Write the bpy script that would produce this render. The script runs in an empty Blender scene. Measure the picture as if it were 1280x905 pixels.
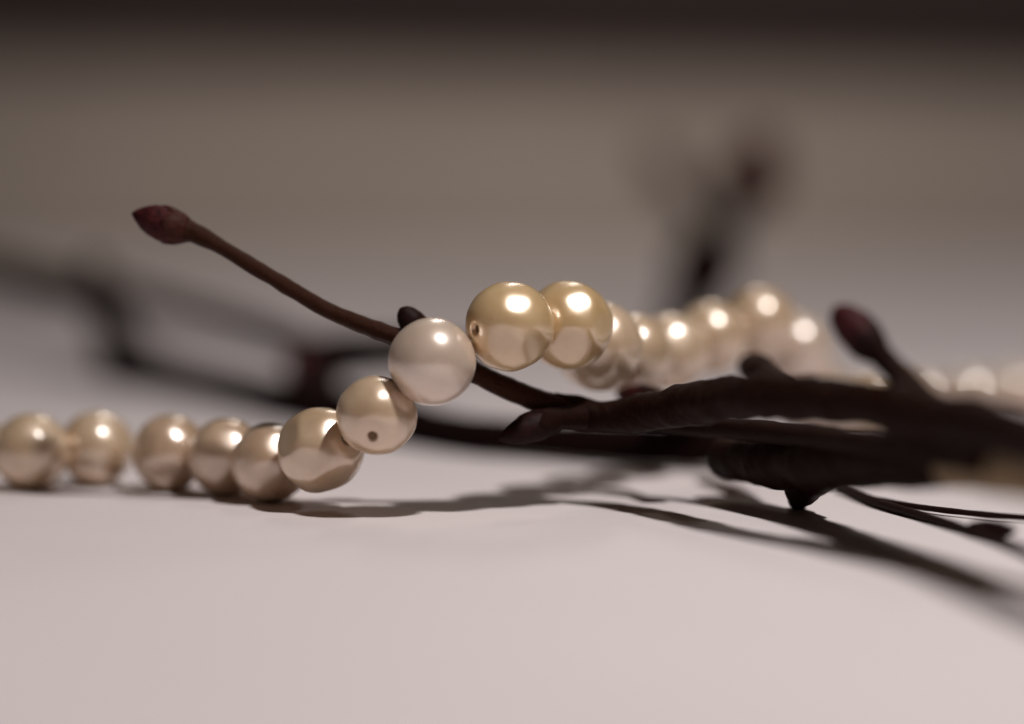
import bpy, math, random
from mathutils import Vector, Matrix, noise

S = bpy.context.scene
COL = S.collection
random.seed(4)

# ------------------------------------------------------------------ camera
FPX = 3375.0                       # focal length in pixels of a 1280 wide frame
D0 = 0.25                          # metres from lens to the plane in focus
PITCH = math.atan(251.5 / FPX)     # looking slightly down
CAM = Vector((0.0, -D0, 0.0329))
cd = bpy.data.cameras.new('camera')
cam = bpy.data.objects.new('camera', cd)
COL.objects.link(cam)
cam.location = CAM
cam.rotation_euler = (math.radians(90) - PITCH, 0, 0)
cd.sensor_width = 36.0
cd.lens = FPX / 1280 * 36
cd.clip_start = 0.005
cd.clip_end = 20
cd.dof.use_dof = True
cd.dof.focus_distance = D0 + 0.0012
cd.dof.aperture_fstop = 6.2
S.camera = cam
RM = cam.rotation_euler.to_matrix()


def at(px, py, d):
    """point of the place seen at that spot of the photograph, d metres from the lens"""
    return CAM + RM @ Vector(((px - 640) / FPX * d, -(py - 452.5) / FPX * d, -d))


# ------------------------------------------------------------------ light
w = bpy.data.worlds.new('World')
S.world = w
w.use_nodes = True
bg = w.node_tree.nodes['Background']
bg.inputs['Color'].default_value = (1.0, 0.80, 0.66, 1)
bg.inputs['Strength'].default_value = 0.020


def lamp(name, loc, target, size, power, color):
    ld = bpy.data.lights.new(name, 'AREA')
    ld.shape = 'DISK'
    ld.size = size
    ld.energy = power
    ld.color = color
    o = bpy.data.objects.new(name, ld)
    COL.objects.link(o)
    o.location = loc
    o.rotation_euler = (Vector(target) - Vector(loc)).to_track_quat('-Z', 'Y').to_euler()
    return o


lamp('desk_lamp_light', (0.120, -0.105, 0.335), (0.02, -0.02, 0), 0.026, 1.14, (1.0, 0.95, 0.915))
lamp('rear_fill_light', (0.02, 0.40, 0.37), (0.0, 0.0, 0.0), 0.03, 0.11, (1.0, 0.88, 0.78))  # unseen lamp added to throw a faint second shadow streak forward
lamp('backdrop_fill_light', (0.05, 0.60, 0.42), (0.0, 0.72, 0.0), 0.12, 0.55, (1.0, 0.91, 0.84))  # unseen lamp added to brighten the backdrop

S.render.engine = 'CYCLES'
S.cycles.use_denoising = True
S.cycles.max_bounces = 8
S.cycles.caustics_reflective = False
S.cycles.caustics_refractive = False
S.view_settings.view_transform = 'Standard'
S.view_settings.look = 'None'
S.view_settings.exposure = 0.0
S.view_settings.gamma = 1.0


# ------------------------------------------------------------------ materials
def new_mat(name):
    m = bpy.data.materials.new(name)
    m.use_nodes = True
    nt = m.node_tree
    return m, nt, nt.nodes['Principled BSDF']


def ramp(nt, fac, stops):
    r = nt.nodes.new('ShaderNodeValToRGB')
    e = r.color_ramp.elements
    e[0].position, e[0].color = stops[0][0], (*stops[0][1], 1)
    e[1].position, e[1].color = stops[-1][0], (*stops[-1][1], 1)
    for p, c in stops[1:-1]:
        x = e.new(p)
        x.color = (*c, 1)
    nt.links.new(fac, r.inputs[0])
    return r.outputs[0]


def noise_tex(nt, scale, detail=4, stretch=None, rough=0.55):
    tc = nt.nodes.new('ShaderNodeTexCoord')
    n = nt.nodes.new('ShaderNodeTexNoise')
    n.inputs['Scale'].default_value = scale
    n.inputs['Detail'].default_value = detail
    n.inputs['Roughness'].default_value = rough
    if stretch:
        mp = nt.nodes.new('ShaderNodeMapping')
        mp.inputs['Scale'].default_value = stretch
        nt.links.new(tc.outputs['UV' if stretch[2] == 0 else 'Object'], mp.inputs[0])
        nt.links.new(mp.outputs[0], n.inputs['Vector'])
    else:
        nt.links.new(tc.outputs['Object'], n.inputs['Vector'])
    return n.outputs[0]


def bump(nt, bs, h, strength, dist):
    b = nt.nodes.new('ShaderNodeBump')
    b.inputs['Strength'].default_value = strength
    b.inputs['Distance'].default_value = dist
    nt.links.new(h, b.inputs['Height'])
    nt.links.new(b.outputs[0], bs.inputs['Normal'])


def pearl_mat(name, dark, light, metallic=0.42, rough=0.27):
    m, nt, bs = new_mat(name)
    n = noise_tex(nt, 190, 3)
    c = ramp(nt, n, [(0.3, dark), (0.7, light)])
    nt.links.new(c, bs.inputs['Base Color'])
    bs.inputs['Metallic'].default_value = metallic
    bs.inputs['Roughness'].default_value = rough
    bs.inputs['Coat Weight'].default_value = 1.0
    bs.inputs['Coat Roughness'].default_value = 0.25
    bs.inputs['Coat IOR'].default_value = 2.6
    bs.inputs['Subsurface Weight'].default_value = 0.35
    bs.inputs['Subsurface Radius'].default_value = (1.0, 0.6, 0.4)
    bs.inputs['Subsurface Scale'].default_value = 0.0012
    bs.inputs['Sheen Weight'].default_value = 0.06
    bs.inputs['Sheen Roughness'].default_value = 0.4
    bs.inputs['Sheen Tint'].default_value = (1.0, 0.86, 0.80, 1)
    bump(nt, bs, noise_tex(nt, 420, 5), 0.16, 0.0003)
    return m


PEARL = {
    'pale': pearl_mat('pearl_pale', (0.64, 0.49, 0.38), (0.82, 0.66, 0.54), 0.18, 0.37),
    'gold': pearl_mat('pearl_gold', (0.66, 0.435, 0.205), (0.84, 0.61, 0.35), 0.18, 0.36),
    'cream': pearl_mat('pearl_cream', (0.64, 0.445, 0.275), (0.83, 0.63, 0.445), 0.18, 0.36),
    'tan': pearl_mat('pearl_tan', (0.55, 0.36, 0.225), (0.74, 0.535, 0.38), 0.18, 0.36),
}


def bark_mat(name, dark, light, speck, rough=0.5, speck_at=0.72, spec=0.25):
    m, nt, bs = new_mat(name)
    n = noise_tex(nt, 6, 5, (3, 14, 0))
    c = ramp(nt, n, [(0.3, dark), (0.7, light)])
    v = noise_tex(nt, 9, 2, (9, 22, 0), 0.4)
    f = ramp(nt, v, [(speck_at - 0.03, (0, 0, 0)), (speck_at + 0.03, (1, 1, 1))])
    mx = nt.nodes.new('ShaderNodeMix')
    mx.data_type = 'RGBA'
    nt.links.new(f, mx.inputs[0])
    nt.links.new(c, mx.inputs[6])
    mx.inputs[7].default_value = (*speck, 1)
    nt.links.new(mx.outputs[2], bs.inputs['Base Color'])
    bs.inputs['Roughness'].default_value = rough
    bs.inputs['Specular IOR Level'].default_value = spec
    bump(nt, bs, n, 0.5, 0.0004)
    return m


M_SHOOT = bark_mat('young_bark', (0.007, 0.0015, 0.0007), (0.046, 0.0105, 0.004), (0.10, 0.045, 0.024), 0.42, 0.60, 0.10)
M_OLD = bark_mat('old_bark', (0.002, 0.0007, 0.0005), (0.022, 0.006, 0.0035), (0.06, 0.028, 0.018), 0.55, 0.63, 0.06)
M_BACK = bark_mat('weathered_bark', (0.004, 0.0015, 0.0013), (0.016, 0.005, 0.004), (0.03, 0.014, 0.011), 0.7, 0.72, 0.05)
M_PEEL = bark_mat('peeled_wood', (0.26, 0.175, 0.095), (0.42, 0.31, 0.19), (0.13, 0.08, 0.045), 0.7, 0.66)


def bud_mat(name, dark, light):
    m, nt, bs = new_mat(name)
    n = noise_tex(nt, 5, 4, (4, 1.5, 0))
    nt.links.new(ramp(nt, n, [(0.3, dark), (0.72, light)]), bs.inputs['Base Color'])
    bs.inputs['Roughness'].default_value = 0.62
    bs.inputs['Specular IOR Level'].default_value = 0.14
    bump(nt, bs, noise_tex(nt, 1600, 3), 0.25, 0.0002)
    return m


M_BUD = bud_mat('bud_red', (0.022, 0.0035, 0.004), (0.075, 0.014, 0.015))
M_SCALE = bud_mat('bud_scale_brown', (0.022, 0.005, 0.003), (0.07, 0.020, 0.014))
M_DARKBUD = bud_mat('bud_dark', (0.006, 0.0015, 0.0012), (0.024, 0.006, 0.005))

M_THREAD, _nt, _b = new_mat('silk_thread')
_nt.links.new(ramp(_nt, noise_tex(_nt, 4000, 2), [(0.3, (0.42, 0.34, 0.24)), (0.7, (0.6, 0.52, 0.4))]), _b.inputs['Base Color'])
_b.inputs['Roughness'].default_value = 0.8

M_HOLE, _nt, _b = new_mat('drill_hole_brown')
_nt.links.new(ramp(_nt, noise_tex(_nt, 3000, 2), [(0.3, (0.10, 0.06, 0.03)), (0.7, (0.2, 0.12, 0.06))]), _b.inputs['Base Color'])
_b.inputs['Roughness'].default_value = 0.8

M_TABLE, _nt, _b = new_mat('white_table')
_nt.links.new(ramp(_nt, noise_tex(_nt, 14, 5), [(0.3, (0.72, 0.65, 0.655)), (0.7, (0.76, 0.69, 0.695))]), _b.inputs['Base Color'])
_b.inputs['Roughness'].default_value = 0.62
_b.inputs['Specular IOR Level'].default_value = 0.25
bump(_nt, _b, noise_tex(_nt, 1500, 6, None, 0.7), 0.35, 0.0003)

M_BOARD, _nt, _b = new_mat('taupe_paper')
_nt.links.new(ramp(_nt, noise_tex(_nt, 5, 4), [(0.3, (0.45, 0.388, 0.342)), (0.7, (0.54, 0.468, 0.415))]), _b.inputs['Base Color'])
_b.inputs['Roughness'].default_value = 0.8

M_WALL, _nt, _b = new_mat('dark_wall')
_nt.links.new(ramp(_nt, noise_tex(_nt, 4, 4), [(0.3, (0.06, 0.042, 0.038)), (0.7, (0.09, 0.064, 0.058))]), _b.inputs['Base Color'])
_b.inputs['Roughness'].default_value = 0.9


# ------------------------------------------------------------------ mesh helpers
def link_mesh(name, verts, faces, mat, parent=None, uvs=None, smooth=True):
    me = bpy.data.meshes.new(name)
    me.from_pydata([tuple(v) for v in verts], [], faces)
    if uvs:
        l = me.uv_layers.new()
        for p in me.polygons:
            for li, vi in zip(p.loop_indices, p.vertices):
                l.data[li].uv = uvs[vi]
    if smooth:
        me.polygons.foreach_set('use_smooth', [True] * len(me.polygons))
    me.update()
    o = bpy.data.objects.new(name, me)
    me.materials.append(mat)
    COL.objects.link(o)
    if parent:
        o.parent = parent
        o.matrix_parent_inverse = Matrix.Translation(-parent.location)
    return o


def thing(name, label, cat, loc=(0, 0, 0), group=None):
    o = bpy.data.objects.new(name, None)
    o.empty_display_size = 0.01
    COL.objects.link(o)
    o.location = loc
    o['label'] = label
    o['category'] = cat
    if group:
        o['group'] = group
    return o


def box(name, lo, hi, mat, bev=0.0):
    import bmesh
    bm = bmesh.new()
    bmesh.ops.create_cube(bm, size=1)
    for v in bm.verts:
        v.co = Vector([lo[i] + (v.co[i] + .5) * (hi[i] - lo[i]) for i in range(3)])
    if bev:
        bmesh.ops.bevel(bm, geom=bm.edges[:], offset=bev, segments=3, affect='EDGES')
    me = bpy.data.meshes.new(name)
    bm.to_mesh(me)
    bm.free()
    me.materials.append(mat)
    o = bpy.data.objects.new(name, me)
    COL.objects.link(o)
    return o


def spline(pts, rad, n):
    """Catmull-Rom through points and radii, n samples per span"""
    P = [pts[0] * 2 - pts[1]] + list(pts) + [pts[-1] * 2 - pts[-2]]
    Rr = [rad[0]] + list(rad) + [rad[-1]]
    out, ro = [], []
    for i in range(1, len(P) - 2):
        for k in range(n):
            t = k / n
            a, b, c, d = P[i - 1], P[i], P[i + 1], P[i + 2]
            out.append(0.5 * ((2 * b) + (c - a) * t + (2 * a - 5 * b + 4 * c - d) * t * t + (3 * b - a - 3 * c + d) * t ** 3))
            u = t * t * (3 - 2 * t)
            ro.append(Rr[i] * (1 - u) + Rr[i + 1] * u)
    out.append(P[-2])
    ro.append(Rr[-2])
    return out, ro


def frames(pts):
    T = []
    for i in range(len(pts)):
        T.append((pts[min(i + 1, len(pts) - 1)] - pts[max(i - 1, 0)]).normalized())
    u = T[0].orthogonal().normalized()
    F = []
    for t in T:
        u = (u - t * u.dot(t)).normalized()
        F.append((t, u, t.cross(u)))
    return F


def tube(name, pts, rad, mat, parent, n=14, seg=20, rough=0.06, nodes=(), seed=0.0, cap=True):
    """a tapered, slightly knobbly woody stem; nodes = (fraction, swelling, width)"""
    pts, rad = spline(pts, rad, n)
    F = frames(pts)
    verts, uvs, faces = [], [], []
    L = 0
    N = len(pts)
    for i, (p, r, (t, u, v)) in enumerate(zip(pts, rad, F)):
        if i:
            L += (pts[i] - pts[i - 1]).length
        f = i / (N - 1)
        sw = 1 + sum(s * math.exp(-((f - c) / wd) ** 2) for c, s, wd in nodes)
        for k in range(seg + 1):
            a = 2 * math.pi * k / seg
            dr = u * math.cos(a) + v * math.sin(a)
            q = p + dr * r
            nn = noise.noise(q * 420 + Vector((seed, 0, 0))) + 0.5 * noise.noise(q * 1100 + Vector((0, seed, 0)))
            verts.append(p + dr * r * (sw + rough * nn))
            uvs.append((k / seg, L * 90))
    m = seg + 1
    for i in range(N - 1):
        for k in range(seg):
            faces.append((i * m + k, i * m + k + 1, (i + 1) * m + k + 1, (i + 1) * m + k))
    if cap:
        for i0, p, s in ((0, pts[0], -1), (N - 1, pts[-1], 1)):
            c = len(verts)
            verts.append(p + F[i0][0] * s * rad[i0] * 0.25)
            uvs.append((0.5, L * 90))
            for k in range(seg):
                a, b = i0 * m + k, i0 * m + k + 1
                faces.append((a, b, c) if s > 0 else (b, a, c))
    return link_mesh(name, verts, faces, mat, parent, uvs)


def bud(base, tip, r, mat, smat, parent, up=None, scales=True, bend=0.0, seg=24, rows=22, blunt=False):
    """pointed egg-shaped winter bud with overlapping scales"""
    ax = tip - base
    L = ax.length
    t = ax.normalized()
    u = (up - t * up.dot(t)).normalized() if up else t.orthogonal().normalized()
    v = t.cross(u)

    def prof(f):
        # swelling egg with a blunt point
        K = ((0, .62), (.12, .84), (.30, .99), (.45, 1.0), (.62, .90), (.78, .66), (.90, .38), (.97, .17), (1, .04))
        if blunt:
            K = ((0, .62), (.15, .86), (.35, 1.0), (.60, .98), (.78, .82), (.90, .58), (.97, .30), (1, .06))
        for (f0, r0), (f1, r1) in zip(K, K[1:]):
            if f <= f1:
                x = (f - f0) / (f1 - f0)
                return r * (r0 + (r1 - r0) * x)
        return r * .04

    def pos(f, a, off, k=1.0):
        rr = prof(f) * k + off
        c = base + t * (L * f) + u * (bend * L * f * f)
        q = c + (u * math.cos(a) + v * math.sin(a)) * rr
        return q + (q - c) * 0.05 * noise.noise(q * 900)

    verts, uvs, faces = [], [], []
    for i in range(rows + 1):
        f = i / rows
        for k in range(seg):
            verts.append(pos(f, 2 * math.pi * k / seg, 0))
            uvs.append((k / seg, f))
    for i in range(rows):
        for k in range(seg):
            a, b = i * seg + k, i * seg + (k + 1) % seg
            faces.append((a, b, b + seg, a + seg))
    faces.append(tuple(range(seg))[::-1])
    faces.append(tuple(range(rows * seg, rows * seg + seg)))
    b = link_mesh('bud', verts, faces, mat, parent, uvs)
    if scales:
        for a0, half, fmax in ((0.5, 1.25, 0.62), (2.75, 1.15, 0.46), (-1.35, 1.2, 0.40)):
            vs, us, fs = [], [], []
            nr, nk = 10, 14
            for side in (1, 0):
                for i in range(nr + 1):
                    f = fmax * i / nr
                    hw = half * (1 - (i / nr) ** 2.4) + 0.02
                    for k in range(nk + 1):
                        s = -1 + 2 * k / nk
                        edge = 1 - abs(s) ** 4
                        off = (0.022 + 0.06 * edge) * r if side else -0.03 * r
                        off *= (1 if i < nr else 0.35)
                        vs.append(pos(f, a0 + hw * s, off))
                        us.append((k / nk, f))
            q = (nr + 1) * (nk + 1)
            for i in range(nr):
                for k in range(nk):
                    a = i * (nk + 1) + k
                    fs.append((a, a + 1, a + nk + 2, a + nk + 1))
                    fs.append((q + a + nk + 1, q + a + nk + 2, q + a + 1, q + a))
            for i in range(nr):
                for k in (0, nk):
                    a = i * (nk + 1) + k
                    e = (a, a + nk + 1, q + a + nk + 1, q + a)
                    fs.append(e if k == 0 else e[::-1])
            for k in range(nk):
                a = nr * (nk + 1) + k
                fs.append((a, a + 1, q + a + 1, q + a))
                fs.append((q + k, q + k + 1, k + 1, k))
            sc = link_mesh('bud_scale', vs, fs, smat, None, us)
            sc.parent = b
    return b


# ------------------------------------------------------------------ setting
tb = box('table_top', (-0.9, -0.32, -0.025), (0.9, 0.78, 0.0), M_TABLE, 0.003)
tb['kind'] = 'structure'
# a taupe sheet that lies on the back of the table and curves up to a low edge
RAD, TH = 0.068, 0.0015
prof = [(0.66, 0.0006), (0.70, 0.0006)] + [(0.73 + RAD * math.sin(a), 0.0006 + RAD * (1 - math.cos(a))) for a in [math.radians(x) for x in range(0, 91, 6)]]
vs, fs = [], []
xs = [-1.0 + 0.1 * i for i in range(21)]
NP = len(prof)
for side in (0, 1):
    for x in xs:
        for k, (y, z) in enumerate(prof):
            z = 0.0006 + (z - 0.0006) * (1.0 - 0.30 * x)
            vs.append((x, y - (TH if side and k > 6 else 0), z + (TH if side and k <= 6 else 0)))
NX = len(xs)
for side in (0, 1):
    o = side * NX * NP
    for i in range(NX - 1):
        for k in range(NP - 1):
            q = (o + i * NP + k, o + (i + 1) * NP + k, o + (i + 1) * NP + k + 1, o + i * NP + k + 1)
            fs.append(q if side else q[::-1])
for i in range(NX - 1):
    a, b = i * NP + NP - 1, (i + 1) * NP + NP - 1
    o = NX * NP
    fs.append((a, b, b + o, a + o))
    a, b = i * NP, (i + 1) * NP
    fs.append((a + o, b + o, b, a))
bd = link_mesh('backdrop_sheet', vs, fs, M_BOARD)
bd['kind'] = 'structure'
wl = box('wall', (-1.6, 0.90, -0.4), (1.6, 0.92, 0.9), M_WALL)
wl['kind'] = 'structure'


# ------------------------------------------------------------------ necklace
def on_table(px, py, rpx):
    """distance at which a pearl seen there rests on the table"""
    lo, hi = 0.15, 0.6
    for _ in range(60):
        d = (lo + hi) / 2
        if at(px, py, d).z - rpx * d / FPX > 0:
            lo = d
        else:
            hi = d
    return d


def cam_dir(x, y):
    """unit vector from a pearl's centre to the spot seen at x right, y up (radius 1) on its face"""
    z = math.sqrt(max(0, 1 - x * x - y * y))
    return (RM @ Vector((x, y, z))).normalized()


# px, py, radius px, distance (None = rests on the table), tone, ripple, lump, hole seen, label
ROW = [
    (-122, 556, 45, None, 'tan', .006, .020, None, None),
    (-40, 560, 46, None, 'cream', .006, .020, None, None),
    (39, 564, 48, None, 'cream', .006, .018, None, None),
    (121, 560.5, 46.5, None, 'cream', .005, .014, None, None),
    (212, 566, 47.5, None, 'tan', .010, .030, None, None),
    (282, 571, 48, None, 'tan', .008, .028, None, None),
    (338, 578, 50, None, 'tan', .010, .030, None, None),
    (402, 562, 54.5, 0.2545, 'cream', .024, .050, None, 'uneven cream pearl with ridged facets'),
    (471, 519, 50, 0.2495, 'cream', .012, .026, (-.08, -.57), 'cream pearl with its drill hole facing forward'),
    (540, 452, 55, 0.2484, 'pale', .002, .006, None, 'large smooth pale pearl in sharp focus'),
    (637, 408, 56, 0.2510, 'gold', .008, .030, (-.80, -.07), 'large golden pearl on top of the twig'),
    (711, 407, 56, 0.2562, 'gold', .018, .030, None, None),
    (748, 433, 55, 0.2640, 'cream', .020, .030, None, None),
    (790, 443, 51, 0.2722, 'cream', .010, .024, None, None),
    (839, 440, 48, 0.2790, 'cream', .006, .020, None, None),
    (889, 422, 45, 0.2845, 'cream', .006, .020, None, None),
    (950, 404, 45, 0.2900, 'cream', .006, .020, None, None),
    (997, 435, 44, 0.2960, 'pale', .006, .020, None, None),
    (1012, 481, 43, 0.3030, 'pale', .006, .020, None, None),
    (1034, 505, 42, 0.3100, 'pale', .006, .020, None, None),
    (1064, 511, 41, None, 'cream', .006, .020, None, None),
    (1102, 508, 39.5, None, 'cream', .006, .020, None, None),
    (1158, 505, 39, None, 'pale', .006, .020, None, None),
    (1216, 500.5, 38, None, 'pale', .006, .020, None, None),
    (1270, 496, 38, None, 'pale', .006, .020, None, None),
    (1342, 493, 37.5, None, 'pale', .006, .020, None, None),
]
neck = []
for px, py, rp, d, *rest in ROW:
    if d is None:
        d = on_table(px, py, rp)
    neck.append([at(px, py, d), rp * d / FPX, d, rp, px, py] + rest)

NK = thing('pearl_necklace', 'string of cream and gold pearls lying on the table and draped over the twig', 'necklace',
           (neck[3][0].x, neck[3][0].y, 0))


def pearl_mesh(c, R, ax, ripple, lump, seed, facets):
    nu, nv = 88, 64
    t = ax.normalized()
    u = t.orthogonal().normalized()
    v = t.cross(u)
    sd = Vector((seed * 7.3, seed * 3.1, seed * 5.7))
    ph = seed * 1.7
    hr = 0.52e-3 / R                       # angular radius of the drill hole
    verts, faces = [], []
    for j in range(nv + 1):
        # rows crowd towards both poles where the drill holes are
        s = j / nv
        th = math.pi * (s - 0.55 / (2 * math.pi) * math.sin(4 * math.pi * s) * 0.5)
        for i in range(nu):
            a = 2 * math.pi * i / nu
            n = t * math.cos(th) + (u * math.cos(a) + v * math.sin(a)) * math.sin(th)
            r = 1 + lump * noise.noise(n * 1.15 + sd) + lump * 0.55 * noise.noise(n * 2.6 + sd)
            wob = 0.35 * noise.noise(n * 1.4 - sd)
            r += ripple * math.sin(3.2 * th + ph + wob * 2) * math.sin(th)
            r += ripple * 0.45 * math.sin(9 * th + ph * 2 + wob * 4) * math.sin(th) ** 2
            for fd, cut in facets:
                x = n.dot(fd)
                if x > 0.2:
                    h = cut / x                      # a flattened spot with a soft rim
                    r = r - 0.5 * ((r - h) + math.sqrt((r - h) ** 2 + 0.0022)) if r - h > -0.18 else r
            e = min(th, math.pi - th)
            r -= 0.012 * math.exp(-(e / (hr * 2.6)) ** 2)
            k = e / hr
            if k < 1.25:
                x = min(1, max(0, (1.25 - k) / 0.55))
                r -= 0.13 * x * x * (3 - 2 * x)
            verts.append(c + n * R * r)
    for j in range(nv):
        for i in range(nu):
            a, b = j * nu + i, j * nu + (i + 1) % nu
            faces.append((a, a + nu, b + nu, b))
    return verts, faces


# flattened or creased spots that show on single pearls: x right, y up on the pearl's face, depth of the cut
FACETS = {
    4: ((-.55, .30, .955), (.1, -.45, .955)),
    5: ((-.15, -.35, .96), (.15, .5, .98)),
    6: ((0, -.35, .955), (.55, -.65, .95), (.25, .45, .975)),
    7: ((-.78, .38, .90), (.18, .52, .955), (.72, .30, .92), (-.25, -.30, .94), (.45, -.78, .90)),
    8: ((-.08, -.50, .920), (.86, .36, .955)),
    10: ((-.12, -.35, .95), (.55, -.5, .94), (.20, .53, .968)),
    11: ((.05, -.45, .94), (-.5, .2, .965), (.16, .52, .968), (.8, .0, .95)),
    12: ((.0, -.40, .96), (.2, .5, .97)),
}

for i, (c, R, d, rp, px, py, tone, rip, lump, hole, lab) in enumerate(neck):
    a = neck[max(i - 1, 0)][0]
    b = neck[min(i + 1, len(neck) - 1)][0]
    ax = (cam_dir(*hole)) if hole else (b - a).normalized()
    rnd = random.Random(i * 11 + 5)
    fac = [(cam_dir(x, y), k) for x, y, k in FACETS.get(i, ())]
    if i not in FACETS and tone != 'pale':
        fac = [(Vector((rnd.uniform(-1, 1), rnd.uniform(-1, 1), rnd.uniform(-1, 1))).normalized(), rnd.uniform(.965, .99)) for _ in range(3)]
    vs, fs = pearl_mesh(c, R, ax, rip, lump, i + 1.0, fac)
    p = link_mesh('pearl', vs, fs, PEARL[tone], NK)
    if lab:
        p['label'] = lab
    if hole:
        # the brown floor of the drilled hole
        t = ax.normalized()
        u = t.orthogonal().normalized()
        v = t.cross(u)
        hv, hf = [c + t * R * 0.855], []
        for ring, (rr, hh) in enumerate(((0.22e-3, 0.86), (0.40e-3, 0.875))):
            for k in range(16):
                q = 2 * math.pi * k / 16
                hv.append(c + t * R * hh + (u * math.cos(q) + v * math.sin(q)) * rr)
        for k in range(16):
            k2 = (k + 1) % 16
            hf.append((0, 1 + k, 1 + k2))
            hf.append((1 + k, 17 + k, 17 + k2, 1 + k2))
        h = link_mesh('drill_hole', hv, hf, M_HOLE)
        h.parent = p
        h.matrix_parent_inverse = p.matrix_parent_inverse.copy() if False else Matrix.Identity(4)

tube('thread', [n[0] for n in neck], [0.00028] * len(neck), M_THREAD, NK, n=8, seg=10, rough=0.05)


# ------------------------------------------------------------------ the budding branch in front
def path(rows):
    return [at(x, y, d) for x, y, d, r in rows], [r * d / FPX for x, y, d, r in rows]


UP = Vector((0, 0, 1))
BR = thing('budding_branch', 'dark branch with a long red-brown shoot and red buds under the pearls', 'branch',
           (at(1000, 610, 0.255).x, at(1000, 610, 0.255).y, 0))
P, R_ = path([(1460, 622, .180, 42), (1360, 575, .192, 38), (1280, 546, .203, 34), (1215, 531, .213, 33), (1150, 518, .220, 32),
              (1060, 503, .228, 29), (960, 497, .237, 28), (880, 502, .247, 28), (800, 517, .255, 22),
              (740, 519, .258, 19), (690, 505, .2578, 15.5)])
tube('main_stem', P, R_, M_OLD, BR, n=22, seg=32, rough=0.15,
     nodes=((0.30, .10, .03), (0.42, .16, .025), (0.80, .12, .03), (0.93, .12, .03)), seed=3)
P, R_ = path([(725, 517, .258, 14.5), (690, 506, .2574, 14.5), (640, 488, .2562, 14), (580, 459, .2555, 13), (520, 430, .2550, 11.8),
              (470, 412, .2548, 11), (410, 388, .2548, 10.2), (340, 347, .2552, 9.8), (280, 311, .256, 10.2),
              (246, 293, .2565, 12.5), (229, 287, .2568, 16.5), (219, 283, .257, 15.5)])
tube('shoot', P, R_, M_SHOOT, BR, n=22, seg=22, rough=0.11,
     nodes=((0.27, .14, .02), (0.45, .10, .012), (0.62, .06, .01), (0.86, .05, .01)), seed=9)
bud(at(234, 289, .2568), at(164, 270, .2575), 22.5 * .257 / FPX, M_BUD, M_SCALE, BR, up=UP, bend=0.05)
bud(at(530, 420, .2552), at(500, 385, .2548), 16 * .257 / FPX, M_DARKBUD, M_SCALE, BR, up=UP, blunt=True)
P, R_ = path([(730, 520, .257, 16), (700, 522, .256, 14), (680, 527, .255, 14)])
tube('spur', P, R_, M_OLD, BR, n=8, seg=16, seed=2)
bud(at(700, 522, .256), at(622, 549, .254), 19 * .255 / FPX, M_DARKBUD, M_OLD, BR, up=UP)
# side shoot with the upright blurred bud
P, R_ = path([(1165, 514, .221, 22), (1140, 485, .2235, 19), (1112, 456, .227, 16), (1092, 435, .228, 17)])
tube('side_shoot', P, R_, M_OLD, BR, n=10, seg=18, seed=5)
bud(at(1098, 442, .228), at(1042, 383, .230), 25 * .229 / FPX, M_BUD, M_DARKBUD, BR, up=UP, blunt=True)
# short spur behind
P, R_ = path([(985, 492, .256, 18), (965, 476, .264, 18), (950, 464, .270, 19)])
tube('spur', P, R_, M_OLD, BR, n=8, seg=16, seed=12)
bud(at(958, 470, .266), at(928, 452, .276), 20 * .27 / FPX, M_DARKBUD, M_OLD, BR, up=UP)
P, R_ = path([(860, 512, .257, 17), (835, 503, .262, 14), (818, 500, .266, 13)])
tube('spur', P, R_, M_OLD, BR, n=8, seg=16, seed=14)
bud(at(826, 502, .264), at(770, 492, .270), 17 * .266 / FPX, M_BUD, M_DARKBUD, BR, up=UP)

# ------------------------------------------------------------------ the broken branch lying under it
BK = thing('broken_branch', 'black broken branch with a peeled olive-brown end lying on the table at right', 'branch',
           (at(1000, 620, 0.26).x, at(1000, 620, 0.26).y, 0))
P, R_ = path([(1190, 583, .222, 28), (1120, 581, .231, 30), (1040, 579, .243, 32), (970, 578, .254, 33), (908, 572, .263, 27)])
tube('stem', P, R_, M_OLD, BK, n=14, seg=24, rough=0.14, nodes=((0.55, .12, .06),), seed=21)
P, R_ = path([(1480, 632, .196, 36), (1380, 610, .204, 34), (1280, 592, .210, 31), (1190, 582, .222, 27.3)])
tube('peeled_end', P, R_, M_PEEL, BK, n=12, seg=24, rough=0.08, seed=22)
P, R_ = path([(1020, 585, .248, 32), (1006, 606, .252, 25), (998, 624, .2555, 14), (996, 632, .2568, 6)])
tube('stub', P, R_, M_OLD, BK, n=8, seg=18, rough=0.12, seed=23)
# long thin side shoot that passes just under the upper stem
P, R_ = path([(1230, 580, .212, 17), (1180, 569, .219, 17), (1090, 556, .232, 16), (1000, 545, .246, 15), (900, 534, .258, 14), (830, 528, .262, 12), (770, 523, .265, 10)])
tube('side_shoot', P, R_, M_OLD, BK, n=12, seg=18, rough=0.08, seed=24)
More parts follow.
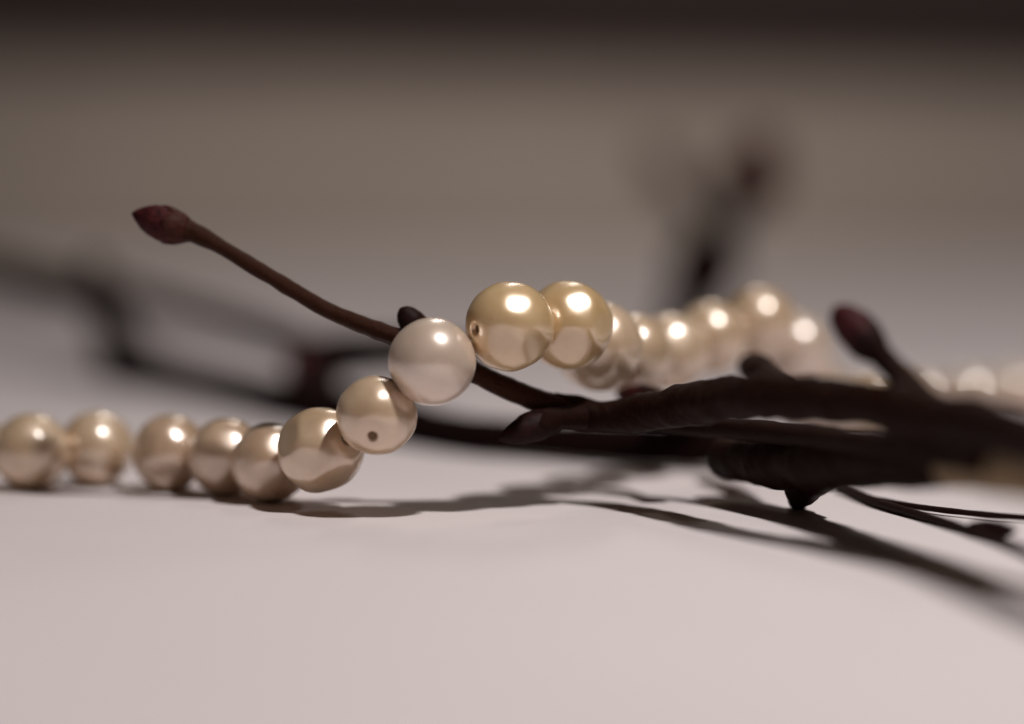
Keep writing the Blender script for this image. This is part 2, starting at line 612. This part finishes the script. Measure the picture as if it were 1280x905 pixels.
# made-up thin dark shoot lying forward, stands in for a cast shadow line
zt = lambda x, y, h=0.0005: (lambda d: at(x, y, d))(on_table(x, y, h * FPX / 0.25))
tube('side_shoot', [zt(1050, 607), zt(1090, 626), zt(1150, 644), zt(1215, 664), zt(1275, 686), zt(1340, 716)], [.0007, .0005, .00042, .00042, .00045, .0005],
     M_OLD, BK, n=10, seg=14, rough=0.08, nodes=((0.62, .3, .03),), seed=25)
bud(zt(1212, 663), zt(1272, 663, .0011), .0009, M_DARKBUD, M_OLD, BK, up=UP)  # added bud, gives the stand-in shadow line its bud outline
tube('side_shoot', [zt(1085, 624), zt(1150, 634), zt(1230, 643), zt(1340, 651)], [.0004, .0003, .00028, .00025], M_OLD, BK, n=10, seg=14, rough=0.08, seed=26)  # second made-up twig, a thin dark line in place of a shadow
bud(at(776, 524, .265), at(735, 522, .267), 13 * .266 / FPX, M_DARKBUD, M_OLD, BK, up=UP)

# ------------------------------------------------------------------ blurred branch behind, left
BL = thing('forked_branch', 'forked reddish brown branch far out of focus behind the left pearls', 'branch',
           (at(300, 500, .37).x, at(300, 500, .37).y, 0))
P, R_ = path([(960, 556, .285, 26), (820, 556, .290, 24), (680, 548, .298, 22), (580, 541, .306, 22), (470, 522, .325, 32),
              (380, 512, .345, 34), (300, 494, .365, 29), (220, 474, .385, 27), (150, 446, .40, 27)])
tube('main_stem', P, R_, M_BACK, BL, n=12, seg=20, rough=0.08, nodes=((0.62, .2, .03), (0.98, .2, .03)), seed=31)
P, R_ = path([(150, 446, .40, 27), (140, 410, .405, 27), (122, 374, .415, 24), (60, 362, .44, 25), (-20, 345, .47, 24), (-120, 330, .50, 22)])
tube('side_shoot', P, R_, M_BACK, BL, n=12, seg=18, rough=0.08, seed=32)
P, R_ = path([(392, 512, .345, 29), (398, 480, .35, 29), (404, 448, .355, 29), (500, 440, .345, 23), (600, 446, .34, 17)])
tube('side_shoot', P, R_, M_BACK, BL, n=12, seg=18, rough=0.08, seed=33)
P, R_ = path([(404, 446, .355, 20), (330, 416, .37, 17), (230, 388, .40, 16), (128, 362, .43, 15)])
tube('side_shoot', P, R_, M_BACK, BL, n=12, seg=18, rough=0.08, seed=34)
bud(at(392, 500, .345), at(372, 425, .35), 26 * .35 / FPX, M_BUD, M_DARKBUD, BL, up=UP)
bud(at(152, 446, .40), at(140, 498, .395), 20 * .40 / FPX, M_BUD, M_DARKBUD, BL, up=UP)
bud(at(130, 372, .41), at(112, 318, .41), 16 * .41 / FPX, M_DARKBUD, M_DARKBUD, BL, up=UP)

# ------------------------------------------------------------------ blurred upright twig behind, right
UT = thing('upright_twig', 'upright twig with a swollen tip far out of focus behind the blurred pearls', 'twig',
           (at(850, 470, .45).x, at(850, 470, .45).y, 0))
z0 = at(850, 470, .45)
P, R_ = path([(815, 436, .435, 14), (845, 420, .447, 17), (862, 390, .43, 32), (880, 338, .43, 34), (905, 290, .445, 18), (930, 245, .465, 16)])
tube('stem', P, R_, M_BACK, UT, n=12, seg=20, rough=0.08, nodes=((0.62, .35, .08),), seed=41)
bud(at(925, 255, .464), at(962, 165, .47), 40 * .467 / FPX, M_BUD, M_SCALE, UT, up=UP)
P, R_ = path([(895, 305, .457, 12), (868, 262, .49, 12), (845, 240, .52, 12)])
tube('side_shoot', P, R_, M_BACK, UT, n=10, seg=16, rough=0.08, seed=42)
bud(at(850, 245, .515), at(812, 175, .54), 18 * .53 / FPX, M_SCALE, M_SCALE, UT, up=UP)
